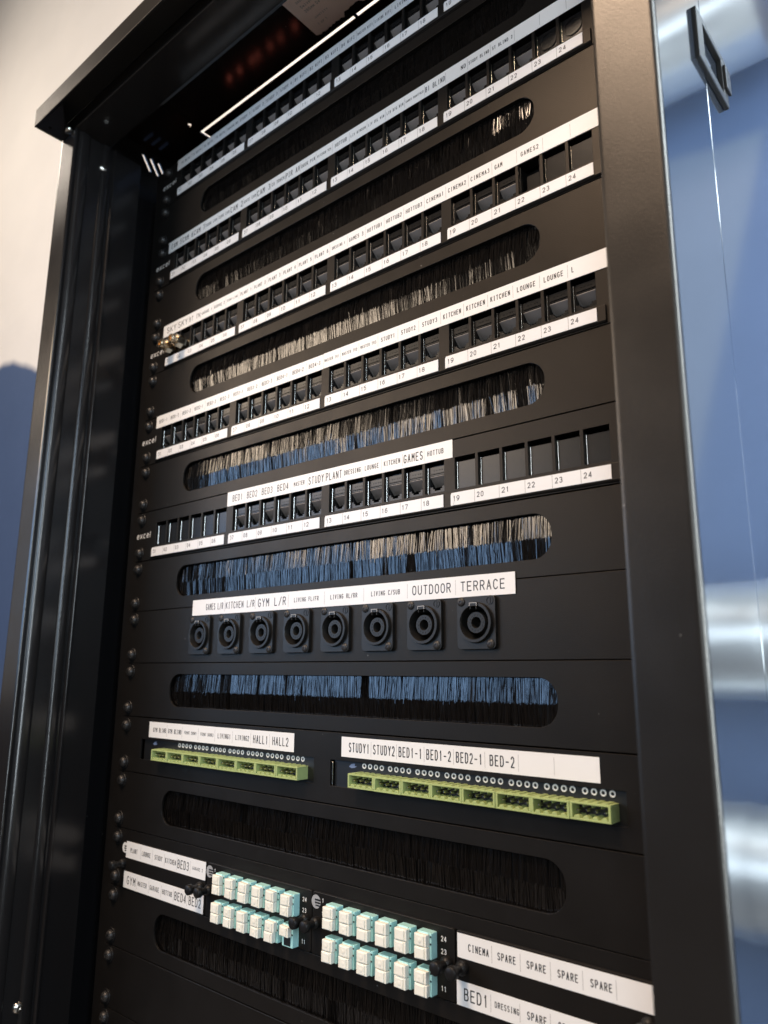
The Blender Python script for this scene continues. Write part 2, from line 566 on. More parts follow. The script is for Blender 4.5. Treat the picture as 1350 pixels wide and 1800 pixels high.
# ------------------------------------------------------------------ cabinet
XL, XR = -68.5, 490.5          # outer sides
YF = -88.0                     # front of the corner posts
ZB = -1440.0                   # bottom of the cabinet
cab = thing("server_cabinet", "tall black gloss metal rack cabinet with overhanging roof, front open", "cabinet", (211, 190, ZB))
CB = (-211, -190, -ZB)         # children keep absolute coordinates through this offset


def cpart(name, mb, material, bevel=0.0, segs=2, parent=cab, **k):
    return obj(name, mb.mesh(name, bevel, segs, **k), material, parent, CB if parent is cab else (0, 0, 0))


def post_outline(m):
    p = [(XL, YF + 3.0), (XL, YF + 1.8), (XL + 0.25, YF + 0.9), (XL + 0.9, YF + 0.25), (XL + 1.8, YF), (XL + 3.0, YF),
         (XL + 25.4, YF), (XL + 26.4, YF), (XL + 27.1, YF + 0.3), (XL + 27.4, YF + 1.0), (XL + 27.2, YF + 2.2), (XL + 25.6, YF + 3.4)]
    for yc, hw, hh in ((-77.5, 6.0, 2.2), (-54.5, 5.0, 2.0)):      # two rolled beads
        for q in range(13):
            a = math.pi * (1 - q / 12)
            p.append((XL + 25.2 + hh * math.sin(a), yc + hw * math.cos(a)))
    p += [(XL + 25.2, -48.0), (XL + 27.3, -47.2), (XL + 27.9, -46.4), (XL + 27.8, -45.2), (XL + 26.0, -44), (XL + 25.9, -42.5), (XL + 25.2, -18), (XL, -18)]
    if m:
        p = [(XL + XR - x, y) for x, y in reversed(p)]
    return p


for m in (0, 1):
    cpart("corner_post", MB().prism(post_outline(m), ZB + 40, 2.6, 'z'), 'gloss' if m == 0 else 'post', smooth=True, angle=36)
cpart("base", MB().box(XL, XR, YF, 478, ZB, ZB + 39.5), 'panel', 1.5)
cpart("front_header", MB().box(XL, XR, YF, -52, 3.0, 48).box(XL, XR, -51.8, -49, 6, 45), 'roof', 1.0)
# roof lip standing out over the front
lip = MB().box(XL + 1.5, XR - 1.5, -115, -113, -0.4, 18).box(XL + 1.5, XR - 1.5, -112.9, YF - 0.2, 16, 18)
lip.box(XL + 1.5, XL + 3.2, -112.9, YF - 0.2, -0.4, 15.9).box(XR - 3.2, XR - 1.5, -112.9, YF - 0.2, -0.4, 15.9)
cpart("roof_lip", lip, 'panel', 0.5)
for m in (0, 1):
    g = [(XL + 3.3, -112.8), (-19, -112.0), (-50, -93.0), (-50, YF - 0.3), (XL + 3.3, YF - 0.3)]
    h = circle(-57.5, -104.5, 2.0, 14)
    if m:
        g = [(XL + XR - x, y) for x, y in g]
        h = [(XL + XR - x, y) for x, y in h]
    cpart("corner_gusset", MB().plate(g, [h], 0.2, 1.8, 'z'), 'panel')
# roof plate with the cable entry hole
hole = rect(-3.3, 420, 20.8, 330)
vent_hole = circle(-2.6, 8.2, 2.1, 16)
roof = cpart("roof_plate", MB().plate(rect(XL, XR, -48.8, 478), [hole, vent_hole], 45, 46.6, 'z'), 'roof')
cov = [(-0.3, 24.2), (211.6, 24.2), (211.6, 20.9), (214.2, 20.9), (214.2, 24.2), (419.9, 24.2), (419.9, 329.9), (-0.3, 329.9)]
cpart("cable_entry_cover", MB().prism(cov, 45.2, 46.4, 'z'), 'roof')
# left side with diagonal vent slots


def slot(y, z):
    return [(y - 1.9, z + 7.5), (y + 1.0, z + 7.9), (y + 11.2, z - 7.6), (y + 8.4, z - 8.0)]


slots = [slot(-3.5 + 9.3 * k, 29.2) for k in range(3)]
lo = [(-48.5, 44.8), (-48.5, 3.0), (-17.6, 3.0), (-17.6, ZB + 40), (478, ZB + 40), (478, 44.8)]
cpart("left_side_panel", MB().plate(lo, slots, XL, XL + 1.4, 'x'), 'gloss')
# right side: frame return and removable gloss panel with its latch
cpart("side_return", MB().box(XR - 2.2, XR - 0.4, -17.8, -17.0, ZB + 40, 44.8), 'side')
sp = cpart("right_side_panel", MB().box(XR - 2.0, XR - 0.2, -16.2, 478, ZB + 40, 44.8), 'side', 0.5)
fr = cpart("frame_flank", MB().box(XR - 0.02, XR + 0.25, YF + 2.4, -18.6, ZB + 42, 2.0), 'side')
lt = MB().plate(rect(-33, 13, -206, -177), [rect(-24, 5.5, -201, -181)[::-1]], XR - 0.1, XR + 2.6, 'x')
latch = obj("latch", lt.mesh("latch", 0.5), 'latch', cab, CB)
obj("latch_tongue", MB().box(XR + 2.65, XR + 4.2, 6, 14, -198, -184).mesh("latch_tongue", 0.4), 'latch', latch)
cpart("back_panel", MB().box(XL, XR, 478.2, 480, ZB, 46), 'panel')
for m in (0, 1):
    o_ = [(-44, 1.9), (-10, 1.9), (-10, 3.9), (-40, 3.9), (-40, 40), (-44, 40)]
    if m:
        o_ = [(XL + XR - x, y) for x, y in o_]
    cpart("mounting_rail", MB().prism(o_, ZB + 40, 2, 'z'), 'panel', 0.5)

# screw with a cross recess, head towards the viewer
def screw_mesh(name, r, t, cross=True):
    mb = MB().lathe(0, 0, [(0.0, -t * 0.62), (r * 0.30, -t * 0.62), (r * 0.34, -t), (r * 0.62, -t * 0.93), (r * 0.88, -t * 0.60), (r, -t * 0.15), (r, 0.0)], 18)
    me = mb.mesh(name, angle=60)
    return me


ME_SCREW = screw_mesh("mounting_screw", 4.1, 3.2)
ME_WASHER = MB().lathe(0, 0, [(3.6, -0.9), (5.4, -0.9), (5.8, -0.5), (5.8, 0.0)], 22).mesh("washer")
ME_CROSS = MB().box(-2.1, 2.1, -3.45, -3.0, -0.4, 0.4).box(-0.4, 0.4, -3.46, -3.0, -2.1, 2.1).mesh("cross_recess")
ME_FRSCREW = screw_mesh("frame_screw", 4.2, 2.4)
for (yy, zz) in ((-57.0, -22.5), (-60.0, -745.0)):
    obj("frame_screw", ME_FRSCREW, 'steel', cab, (XL + 25.2 + CB[0], yy + CB[1], zz + CB[2]), (0, 0, math.pi / 2))
obj("frame_screw", ME_FRSCREW, 'steel', cab, (-50 + CB[0], -91 + CB[1], 2.4 + CB[2]), (math.pi / 2, 0, 0))
# delivery note stuck under the roof
pe = [(174.5, -45), (300, -45), (300, 17.2)]
xx = 300.0
while xx > 176:
    xx -= random.uniform(1.6, 3.6)
    pe.append((max(xx, 174.5), 15.2 + random.uniform(-1.0, 0.8) + (-3.2 if 208 < xx < 228 else 0)))
pe.append((174.5, 13.6))
note = obj("delivery_note", MB().prism(pe, 44.3, 44.7, 'z').mesh("delivery_note", smooth=False), 'paper')
tag(note, "torn pinkish delivery note stuck under the cabinet roof", "note")
mb = MB()


def note_line(txt, x, y, h, w):
    t = MB()
    write(t, txt, 0, 0, h, w, 0, mono=False)
    # printed on the underside: reading direction mirrored in depth
    mb.add([(x + a, y - c, 44.24) for a, b_, c in t.v], [tuple(reversed(f)) for f in t.f])


note_line("WBR1R_", 186, -30, 2.6, 15)
note_line("Description:", 184, -18, 2.2, 20)
note_line("Swivel Box tower With", 184, -12.5, 2.8, 44)
note_line("280mm De 1u - Black", 184, -7.5, 2.8, 38)
note_line("Tel:", 216, -2.5, 2.4, 7)
note_line("Quantity", 184, 1.5, 2.2, 17)
note_line("1 of 1", 184, 8, 2.4, 10)
obj("printed_text", mb.mesh("printed_text", smooth=False), 'rule', note, (0, 0, 0))

# ------------------------------------------------------------------ shared pieces of the patch panels
G = [0.0, 107.15, 213.95, 321.0]      # left ends of the four port groups
PW = 16.85                            # port pitch
OX0, OX1, OZ0, OZ1 = 1.5, 16.3, -31.5, -11.6


def jack_body():
    mb = MB()
    # face with the socket opening (stepped at the bottom for the latch of a plug)
    hole = [(3.2, -20.0), (15.0, -20.0), (15.0, -26.8), (12.6, -26.8), (12.6, -28.2), (11.3, -28.2), (11.3, -29.4), (6.9, -29.4),
            (6.9, -28.2), (5.6, -28.2), (5.6, -26.8), (3.2, -26.8)]
    hole = hole[::-1]
    mb.plate(rect(2.5, 16.1, -31.2, -14.0), [hole], 2.8, 5.0)
    # socket walls
    mb.box(2.5, 3.1, 5.01, 16, -30, -19.4).box(15.1, 15.7, 5.01, 16, -30, -19.4)
    mb.box(3.15, 15.05, 5.01, 16, -19.9, -19.3).box(3.15, 15.05, 5.01, 16, -30, -29.5)
    # hinge bar, retaining bump and top ledge
    mb.box(3.4, 15.2, 2.2, 2.79, -18.9, -18.3)
    mb.box(2.5, 16.1, 5.02, 9, -14.0, -12.6)
    for x in (6.2, 8.2, 10.6, 12.4):
        mb.box(x, x + 0.7, 2.45, 2.79, -16.8, -16.1)
    return mb.mesh("network_jack", 0.18, 1)


def jack_contacts():
    mb = MB()
    mb.prism([(3.0, -20.15), (3.0, -20.5), (8.8, -25.2), (9.4, -25.2), (9.4, -20.15)], 3.3, 14.9, 'x')
    for i in range(8):
        x = 4.9 + i * 1.12
        mb.prism([(3.9, -21.0), (4.4, -20.9), (9.0, -24.9), (9.0, -25.8)], x, x + 0.55, 'x')
    for x in (3.32, 13.9):
        mb.prism([(2.95, -20.2), (3.6, -20.2), (9.4, -25.1), (8.8, -26.1)], x, x + 0.98, 'x')
    return mb.mesh("contacts")


def glint_strip():  # steel strip added to give a bright glint along each insert's edge
    mb = MB()
    p = []
    for i in range(9):
        a = math.radians(180 + 180 * i / 8)
        p.append((1.98 + 0.36 * math.cos(a), 2.6 + 0.36 * math.sin(a)))
    p += [(2.34, 4.2), (1.62, 4.2)]
    mb.prism(p, -30.8, -14.2, 'z')
    return mb.mesh("glint_strip", smooth=True, angle=50)


def blank_mesh():
    mb = MB()
    mb.box(2.6, 16.1, 2.4, 4.4, -31.0, -14.4)
    mb.lathe(9.4, -24.0, [(4.6, 2.399), (4.4, 2.385), (4.2, 2.399)], 28)
    return mb.mesh("blank_insert", angle=25)


def round_blank_mesh():
    mb = MB()
    mb.box(2.6, 16.1, 2.4, 4.4, -31.0, -14.4)
    mb.lathe(9.4, -22.0, [(6.2, 2.39), (5.9, 1.7), (5.3, 1.7), (5.0, 2.39)], 32)
    return mb.mesh("round_blank_insert", angle=25)


ME_JACK, ME_CONT, ME_GLINT = jack_body(), jack_contacts(), glint_strip()
ME_BLANK, ME_RBLANK = blank_mesh(), round_blank_mesh()
ME_CAV = MB().box(3.15, 15.05, 15.0, 16.0, -30, -19.9).mesh("socket_back")
ME_OPEN = MB().box(2.2, 3.0, 0.6, 16, -31, -13).box(15.4, 16.2, 0.6, 16, -31, -13).box(3, 15.4, 9, 10, -31, -13).box(4.5, 14, 5, 9, -30.5, -18).mesh("open_frame", 0.3)
hexp = [(5.6 * math.cos(math.pi / 3 * i + 0.3), 5.6 * math.sin(math.pi / 3 * i + 0.3)) for i in range(6)]
ME_HEX = MB().prism([(9.2 + a, -26.6 + b) for a, b in hexp], -10.5, -0.5).lathe(9.2, -26.6, [(0.0, 3), (4.4, 3), (4.4, -0.4)], 20).mesh("coax_nut", angle=30)
ME_COAX = MB().lathe(9.2, -26.6, [(4.3, -10.4), (4.3, -14.6), (3.9, -15.4), (2.6, -15.4), (2.4, -11.0), (0, -11.0)], 20).mesh("coax_barrel")


def label_tape(parent, x0, x1, z0, z1, cells, y=-0.28, off=(0, 0, 0), tilt=0.0, ink='ink', rules=None, name="label_tape"):
    """White printed tape; cells = list of (text, x, width, height)."""
    t = obj(name, MB().box(x0, x1, y, y + 0.22, z0, z1).mesh(name, 0.06, 1), 'tape', parent, off)
    if tilt:
        t.rotation_euler = (0, tilt, 0)
    mb = MB()
    for txt, x, w, h in cells:
        if txt:
            write(mb, txt, x, (z0 + z1) / 2 - h * 0.5, h, w, y - 0.03)
    if mb.v:
        obj("lettering", mb.mesh("lettering", smooth=False), ink, t)
    if rules:
        mr_ = MB()
        for x in rules:
            mr_.box(x - 0.11, x + 0.11, y - 0.02, y - 0.005, z0 + 1.7, z1 - 1.9)
        obj("divider_rules", mr_.mesh("divider_rules", smooth=False), 'rule', t)["kind"] = "stuff"
    return t


def add_screws(parent, dx=0.0):
    for sx in (-20.5, 442.5):
        for zz in (-7.2, -37.2):
            s = obj("mounting_screw", ME_SCREW, 'screw', parent, (sx + random.uniform(-0.5, 0.5) - dx, -0.85, zz + U), (0, random.uniform(0, 3), 0))
            obj("washer", ME_WASHER, 'knob', s, (0, 0.85, 0))
            obj("cross_recess", ME_CROSS, 'socket', s)


def panel_outline():
    # panel with rounded ears
    return rrect(-30.3, 452.2, -U + 0.35, -0.35, 1.2, 3)


DX = [0.5, -0.8, 1.1, -1.9, 1.0]
BL = ''


def cells_of(texts, first, pitch, sizes):
    out = []
    for i, t in enumerate(texts):
        h, w = sizes.get(t, sizes.get(len(t), (3.3, min(pitch * 0.80, 2.05 * max(len(t), 1)))))
        w = min(w, pitch * 0.97)
        out.append((t, first + pitch * i + (pitch - w) / 2 - 0.2, w, h))
    return out


ROW_TEXT = [
    (["TV BETH", "TV BETH", "TV BETH", "TV BETH", "THEATRE BR", "STUDY 1", "STUDY 2", "STUDY 3", "STUDY 4", "B1 WIFI", "B2 WIFI", "B3 WIFI", "B4 WIFI",
      "MASTER WIFI", "LIVING WIFI", "LIVING", BL, BL, BL, BL, BL, BL, BL, BL], -5.5, 431, 18.2),
    (["CAM 5", "CAM 6", "CAM 7", "DOOR CAM", "TERR CAM", "CAM 2", "GATE CAM", "CAM 3", "CA TOUCH", "PIR AV", "DOOR PIR", "KITCHEN TCH", "HOTTUB", "LIV WINDOW",
      "LIV CEL WIN", "LIV BIG WIN", "GAMES MANIFOLD", "B1 BLIND", "     ND", "STUDY BLIND", "ST BLIND 2", BL, BL, BL], -9.2, 431.5, 18.15),
    (["SKY", "SKY", "BT IN", "GARAGE 1", "GARAGE 2", "PUMP-LINK", "PLANT 1", "PLANT 2", "PLANT 3", "PLANT 4", "PLANT 5", "PLANT 6", "DRESSING 1", "GAMES 3",
      "HOTTUB1", "HOTTUB2", "HOTTUB3", "CINEMA1", "CINEMA2", "CINEMA3", "GAM    ", "GAMES2", BL, BL], -9.4, 430.6, 18.0),
    (["BED1-1", "BED1-2", "BED1-3", "BED2-1", "BED2-2", "BED2-3", "BED3-1", "BED3-2", "BED3-3", "BED4-1", "BED4-2", "BED4-3", "MASTER TV1", "MASTER TV2", "MASTER TV3",
      "STUDY1", "STUDY2", "STUDY3", "KITCHEN", "KITCHEN", "KITCHEN", "LOUNGE", "LOUNGE", "L      "], -9.0, 430.9, 17.85),
    (["BED1", "BED2", "BED3", "BED4", "MASTER", "STUDY", "PLANT", "DRESSING", "LOUNGE", "KITCHEN", "GAMES", "HOTTUB"], 101.2, 321.2, 17.65),
]
SIZES = {
    "SKY": (6.0, 14.8), "BT IN": (4.4, 16.0), "CAM 5": (5.4, 16.4), "CAM 6": (5.4, 16.4), "CAM 7": (5.4, 16.4), "CAM 2": (5.6, 16.8), "CAM 3": (5.6, 16.8),
    "PIR AV": (5.2, 17.0), "BED1": (5.4, 12.4), "BED2": (5.4, 12.4), "BED3": (5.4, 12.4), "BED4": (5.4, 12.4), "STUDY": (5.8, 15.6), "PLANT": (5.8, 15.6),
    "GAMES": (5.8, 15.6), "MASTER": (3.4, 11.4), "DRESSING": (3.6, 15.4), "LOUNGE": (3.5, 12.4), "KITCHEN": (3.5, 13.9), "HOTTUB": (3.5, 12.6),
    "B1 BLIND": (4.2, 17.0), "MASTER TV1": (2.4, 14.6), "MASTER TV2": (2.4, 14.6), "MASTER TV3": (2.4, 14.6), "MASTER WIFI": (2.6, 15.8), "LIVING WIFI": (2.8, 15.8),
    "LIV WINDOW": (2.5, 15.4), "LIV CEL WIN": (2.5, 15.6), "LIV BIG WIN": (2.5, 15.6), "GAMES MANIFOLD": (2.0, 16.0), "STUDY BLIND": (2.6, 16.2),
    "ST BLIND 2": (2.7, 15.4), "KITCHEN TCH": (2.4, 15.0), "GARAGE 1": (3.0, 14.6), "GARAGE 2": (3.0, 14.6), "PUMP-LINK": (2.4, 14.4), "DRESSING 1": (2.6, 13.4),
    "DOOR CAM": (3.0, 15.6), "TERR CAM": (3.0, 15.6), "GATE CAM": (3.0, 15.6), "CA TOUCH": (3.4, 15.6), "DOOR PIR": (3.2, 15.8), "THEATRE BR": (2.6, 15.0),
    "TV BETH": (2.8, 13.6), "     ND": (3.4, 15.5), "GAM    ": (3.4, 14.0), "L      ": (3.6, 13.0),
}
ROW_LABEL = [
    "highest 24 port black patch panel just below the cabinet roof",
    "black patch panel labelled CAM 5 to ST BLIND 2, two round blanks at right",
    "black patch panel labelled SKY to GAMES2, with two silver coax connectors at its left end",
    "black patch panel labelled BED1-1 to LOUNGE with all 24 jacks fitted",
    "black patch panel with short label BED1 to HOTTUB and blank ports at both ends",
]
JK = 'J'
PORTS = ["J" * 24, "J" * 22 + "RR", "CC" + "J" * 19 + "OBB", "J" * 24, "B" * 6 + "J" * 12 + "B" * 6]


def patch_panel(r):
    dx = DX[r]
    zt = -2 * r * U
    p = thing("patch_panel", ROW_LABEL[r], "patch panel", (dx, 0, zt - U), "24 port patch panels")
    holes = [rect(G[g] + PW * k + OX0, G[g] + PW * k + OX1, OZ0, OZ1)[::-1] for g in range(4) for k in range(6)]
    fp = MB().plate(panel_outline(), holes, 0.0, 1.8)
    obj("faceplate", fp.mesh("faceplate", 0.12, 1), 'plate', p, (0, 0, U))
    # rounded bottom rail under the number strips, and fins between the ports
    rail = MB().prism([(0.02, -33.0), (-1.3, -33.4), (-1.5, -42.4), (-0.9, -43.2), (0.02, -43.6)], -4, 427, 'x')
    obj("strip_rail", rail.mesh("strip_rail", 0.25, 2), 'plate', p, (0, 0, U))
    fin = MB()
    for g in range(4):
        for k in range(7):
            x = G[g] + PW * k + 0.05
            fin.box(x - 0.55, x + 0.55, 1.9, 14, -31.6, -11.4)
        fin.box(G[g], G[g] + PW * 6, 1.9, 8, -11.4, -10.4).box(G[g], G[g] + PW * 6, 1.9, 8, -32.6, -31.6)
    obj("port_frame", fin.mesh("port_frame"), 'plate', p, (0, 0, U))
    for i, c in enumerate(PORTS[r]):
        x = G[i // 6] + PW * (i % 6)
        loc = (x + random.uniform(-0.15, 0.15), random.uniform(-0.25, 0.25), U + random.uniform(-0.2, 0.2))
        if c == 'J':
            j = obj("network_jack", ME_JACK, 'jack', p, loc)
            obj("contacts", ME_CONT, 'contact', j)
            obj("socket_back", ME_CAV, 'socket', j)
            if r > 0:
                obj("glint_strip", ME_GLINT, 'steel', j)
        elif c in 'BR':
            j = obj("blank_insert", ME_BLANK if c == 'B' else ME_RBLANK, 'blank', p, loc)
            obj("glint_strip", ME_GLINT, 'steel', j)
        elif c == 'O':
            j = obj("open_frame", ME_OPEN, 'jack', p, loc)
            obj("glint_strip", ME_GLINT, 'steel', j)
        else:
            j = obj("blank_insert", ME_BLANK, 'jack', p, loc)
            n = obj("coax_connector", ME_HEX, 'nickel', p, loc)
            obj("coax_barrel", ME_COAX, 'nickel', n)
    for g in range(4):
        s = obj("number_strip", MB().box(G[g], G[g] + 101.15, -1.95, -1.55, -41.9, -34.1).mesh("number_strip", 0.08, 1), 'strip', p, (0, 0, U))
        mb, mr_ = MB(), MB()
        for k in range(6):
            n = g * 6 + k + 1
            write(mb, "%02d" % n, G[g] + PW * k + 1.5, -39.4, 3.3, 4.7, -1.98, mono=False)
            if k:
                x = G[g] + PW * k
                mr_.box(x - 0.13, x + 0.13, -1.975, -1.955, -41.8, -34.2)
        obj("lettering", mb.mesh("lettering", smooth=False), 'inkgrey', s)
        obj("divider_rules", mr_.mesh("divider_rules", smooth=False), 'rule', s)["kind"] = "stuff"
        tab = MB().prism([(G[g] - 0.25, -42.0), (G[g] + 1.7, -42.0), (G[g] + 2.3, -38.4), (G[g] + 1.9, -36.8), (G[g] + 0.9, -34.0), (G[g] + 0.3, -35.0), (G[g] - 0.25, -35.2)], -2.15, -1.99)  # white tab standing in for plastic glare over the first digit
        obj("strip_glare_tab", tab.mesh("strip_glare_tab", smooth=False), 'strip', s)
    texts, x0, x1, pitch = ROW_TEXT[r]
    first = x0 + 4.2
    cells = cells_of(texts, first, pitch, SIZES)
    rules = [first + pitch * i - 0.2 for i in range(1, len(texts))]
    if r == 3:   # two lengths of tape butted together
        xm = 207.6 + 1.9
        label_tape(p, x0 + 1.9, xm, -11.5, 0.1, [c for c in cells if c[1] < xm - 6], off=(0, 0, U), rules=[q for q in rules if q < xm - 3])
        label_tape(p, xm + 0.15, x1 + 1.9, -11.3, 0.35, [c for c in cells if c[1] >= xm - 6], off=(0, 0, U), rules=[q for q in rules if q > xm + 3])
    else:
        label_tape(p, x0, x1, -11.4 + (0.3 if r == 2 else 0), 0.2 + (0.6 if r == 2 else 0), cells, off=(0, 0, U), rules=rules, ink='ink' if r != 0 else 'inkgrey')
    # maker's mark printed at the left end
    mb = MB()
    write(mb, "excel", -28.8, -23.8 if r != 2 else -26.5, 5.6, 21.8, -0.04, mono=False, weight=0.13)
    mb.v = [(a + 0.10 * (c + 24.0), b, c) for a, b, c in mb.v]
    obj("logo", mb.mesh("logo", smooth=False), 'white', p, (0, 0, U))
    add_screws(p, dx)
    return p


for r in range(5):
    patch_panel(r)

# ------------------------------------------------------------------ brush panels
SL = rrect(38.5, 386.5, -34.6, -9.0, 11.5, 7)
ME_BRUSHPLATE = MB().plate(panel_outline(), [SL[::-1]], 0.0, 1.6).mesh("faceplate", 0.25, 2)
ME_BRUSHBACK = MB().box(32, 393, 9.0, 10, -40, -4).box(32, 393, 1.75, 8.9, -8.4, -5.5).box(32, 393, 1.75, 8.9, -38.6, -35.8).mesh("brush_holder")


def bristles(upper, seed, lay):
    """One row of nylon filaments, combed in small tufts."""
    g = np.random.default_rng(seed)
    n = 2500
    x = np.sort(g.uniform(36, 389, n))
    tuft = np.floor((x + 3 * np.sin(x * 0.21)) / 4.3).astype(int)
    off = np.where(g.random(tuft.max() + 2) < 0.08, g.normal(0, 0.22, tuft.max() + 2), 0)
    tw = (g.normal(0, 0.035, tuft.max() + 2) + off)[tuft] + g.normal(0, 0.045, n)          # turn about the vertical
    lean = g.normal(0, 0.035, tuft.max() + 2)[tuft] + g.normal(0, 0.032, n) + 0.03 * np.sin(x * 0.03 + seed) + np.where(g.random(n) < 0.03, g.normal(0, 0.16, n), 0)
    w = g.uniform(0.20, 0.40, n)
    y0 = g.uniform(2.6, 5.2, n)
    if upper:
        za = np.full(n, -8.0)
        zb = -22.6 - g.uniform(-0.6, 0.6, n) - np.where(g.random(n) < 0.02, g.uniform(0, 4, n), 0)
        tilt = 0.066
    else:
        za = np.full(n, -36.2)
        zb = -22.3 + g.uniform(-0.9, 0.5, n) + np.where(g.random(n) < 0.02, g.uniform(0, 5, n), 0)
        tilt = -0.066
    tl = tilt + g.normal(0, 0.012, tuft.max() + 2)[tuft] + g.normal(0, 0.016, n) + lay
    L = zb - za
    # normal upward means the foot is nearer the viewer than the top
    ya, yb = y0, y0 + L * np.tan(tl)
    xa, xb = x, x + L * lean
    V, F = [], []
    for i in range(n):
        c, s = math.cos(tw[i]), math.sin(tw[i])
        h = w[i] / 2
        tri = [(-h, 0.0), (h, 0.0), (0.0, h * 1.5)]
        b = len(V)
        for (xc, yc, zc, q) in ((xa[i], ya[i], za[i], 1.0), (xb[i], yb[i], zb[i], 0.75)):
            for (u, v_) in tri:
                V.append((xc + (u * c - v_ * s) * q, yc + (u * s + v_ * c) * q, zc))
        F += [(b, b + 1, b + 4, b + 3), (b + 1, b + 2, b + 5, b + 4), (b + 2, b, b + 3, b + 5), (b + 3, b + 4, b + 5)]
    mb = MB()
    mb.v, mb.f = V, F
    return mb.mesh("bristles", smooth=False)


BR_LABEL = [
    "brush strip panel under the highest patch panel, frayed dull bristles",
    "dark brush strip panel between the CAM and SKY patch panels",
    "brush strip panel between the SKY and BED1-1 patch panels, lower bristles golden",
    "brush strip panel below the BED1-1 patch panel, golden over bright blue bristles",
    "brush strip panel above the speaker sockets, golden over blue bristles",
    "brush strip panel below the speaker sockets, blue upper bristles",
    "dark brush strip panel between the green terminals and the aqua fibre adapters",
    "lowest dark brush strip panel beneath the aqua fibre adapters",
]
for i, u in enumerate([1, 3, 5, 7, 9, 11, 13, 15]):
    dz = random.uniform(-0.15, 0.15)
    p = thing("brush_panel", BR_LABEL[i], "brush panel", (random.uniform(-0.6, 0.6), 0.25 * (i % 2), -(u + 1) * U + dz), "brush strip panels")
    obj("faceplate", ME_BRUSHPLATE, 'panel', p, (0, 0, U))
    h_ = obj("brush_holder", ME_BRUSHBACK, 'socket', p, (0, 0, U))
    for up in (True, False):
        b_ = obj("bristles", bristles(up, 100 + 2 * i + up, (-0.05, -0.015)[i] if i < 2 else 0.0), 'bristle', p, (0, 0, U))
        b_["kind"] = "stuff"
    add_screws(p)

# ------------------------------------------------------------------ speaker socket panel (unit 10)
p = thing("speaker_panel", "black panel with eight round speaker sockets under a GAMES L/R to TERRACE label", "speaker panel", (0, 0, -11 * U))
obj("faceplate", MB().plate(panel_outline(), [circle(77.3 + 37.26 * i, -23.2, 11.9, 28)[::-1] for i in range(8)], 0, 1.8).mesh("faceplate", 0.25), 'panel', p, (0, 0, U))
fl = rrect(-13.0, 13.0, -14.9, 14.9, 2.6, 4)
ME_FL = MB().plate(fl, [circle(0, 0, 11.3, 40)[::-1]], -2.2, -0.02).mesh("flange", 0.35)
ME_RING = MB().lathe(0, 0, [(11.3, -1.9), (11.6, -3.2), (11.2, -4.3), (9.7, -4.3), (9.2, -3.6), (9.0, 9.0), (0, 9.0)], 44).mesh("collar", angle=50)
ME_POST = MB().lathe(0, 0, [(6.5, 8.9), (6.3, -1.4), (5.9, -2.0), (3.3, -2.0), (2.9, -1.4), (2.8, 6.0), (0, 6.0)], 32).mesh("centre_post", angle=50)
ME_KEY = MB().box(-2.3, 2.3, -4.9, -3.9, 9.0, 11.2).box(-2.3, -1.6, -4.9, 4, 7.2, 9.0).box(1.6, 2.3, -4.9, 4, 7.2, 9.0).mesh("key_notch", 0.25)
ME_KEYLINE = MB().box(-2.6, 2.6, -5.05, -4.92, 10.7, 11.15).box(-2.6, -2.1, -5.04, -4.92, 9.2, 10.7).box(2.1, 2.6, -5.04, -4.92, 9.2, 10.7).mesh("key_edge", 0.06, 1)
ME_SSCREW = screw_mesh("flange_screw", 2.6, 1.1)
ME_SX = MB().box(-1.5, 1.5, -1.16, -0.9, -0.28, 0.28).box(-0.28, 0.28, -1.17, -0.9, -1.5, 1.5).mesh("cross_recess")
ME_RIB = MB()
for k in range(14):
    a = 2 * math.pi * k / 14
    c_, s_ = math.cos(a), math.sin(a)
    ME_RIB.box(4.5 * c_ - 0.3, 4.5 * c_ + 0.3, -2.25, -2.0, 4.5 * s_ - 0.3, 4.5 * s_ + 0.3)
ME_RIB = ME_RIB.mesh("post_ribs")
for i in range(8):
    s = obj("speaker_socket", ME_FL, 'speak', p, (77.3 + 37.26 * i, 0, U - 23.2))
    obj("collar", ME_RING, 'speak', s)
    obj("centre_post", ME_POST, 'speak', s)
    obj("post_ribs", ME_RIB, 'speak', s)
    obj("key_notch", ME_KEY, 'speak', s)
    obj("key_edge", ME_KEYLINE, 'greyprint', s)
    obj("release_slot", MB().box(-1.8, 1.8, -4.42, -4.2, -11.0, -10.2).mesh("release_slot"), 'socket', s)
    for (a, b) in ((-9.8, 12.0), (9.6, -12.1)):
        q = obj("flange_screw", ME_SSCREW, 'screw', s, (a, -2.2, b), (0, random.uniform(0, 1.5), 0))
        q["label"] = "small cross-head screw of the socket flange"
    mbp = MB()
    mbp.lathe(9.6, 12.0, [(2.4, -2.2), (2.3, -2.5), (2.0, -2.5), (1.9, -2.2)], 20)
    mbp.box(9.2, 10.0, -2.5, -2.2, 10.4, 13.6)
    obj("moulded_mark", mbp.mesh("moulded_mark"), 'speak', s)
SPT = [("GAMES L/R", 82.5, 21.8, 5.2), ("KITCHEN L/R", 107.4, 34.2, 5.3), ("GYM L/R", 145.6, 30.5, 6.2), ("LIVING FL/FR", 184.6, 24.6, 3.2), ("LIVING RL/RR", 220.5, 24.6, 3.2),
       ("LIVING C/SUB", 257.2, 24.0, 3.2), ("OUTDOOR", 291.0, 29.0, 5.9), ("TERRACE", 327.0, 30.0, 5.9)]
label_tape(p, 64.6, 363.6, -7.2, 5.2, SPT, off=(0, -0.4, U), rules=[106.2, 142.6, 178.6, 214.9, 250.8, 287.1, 323.4], tilt=0.0032)
add_screws(p)

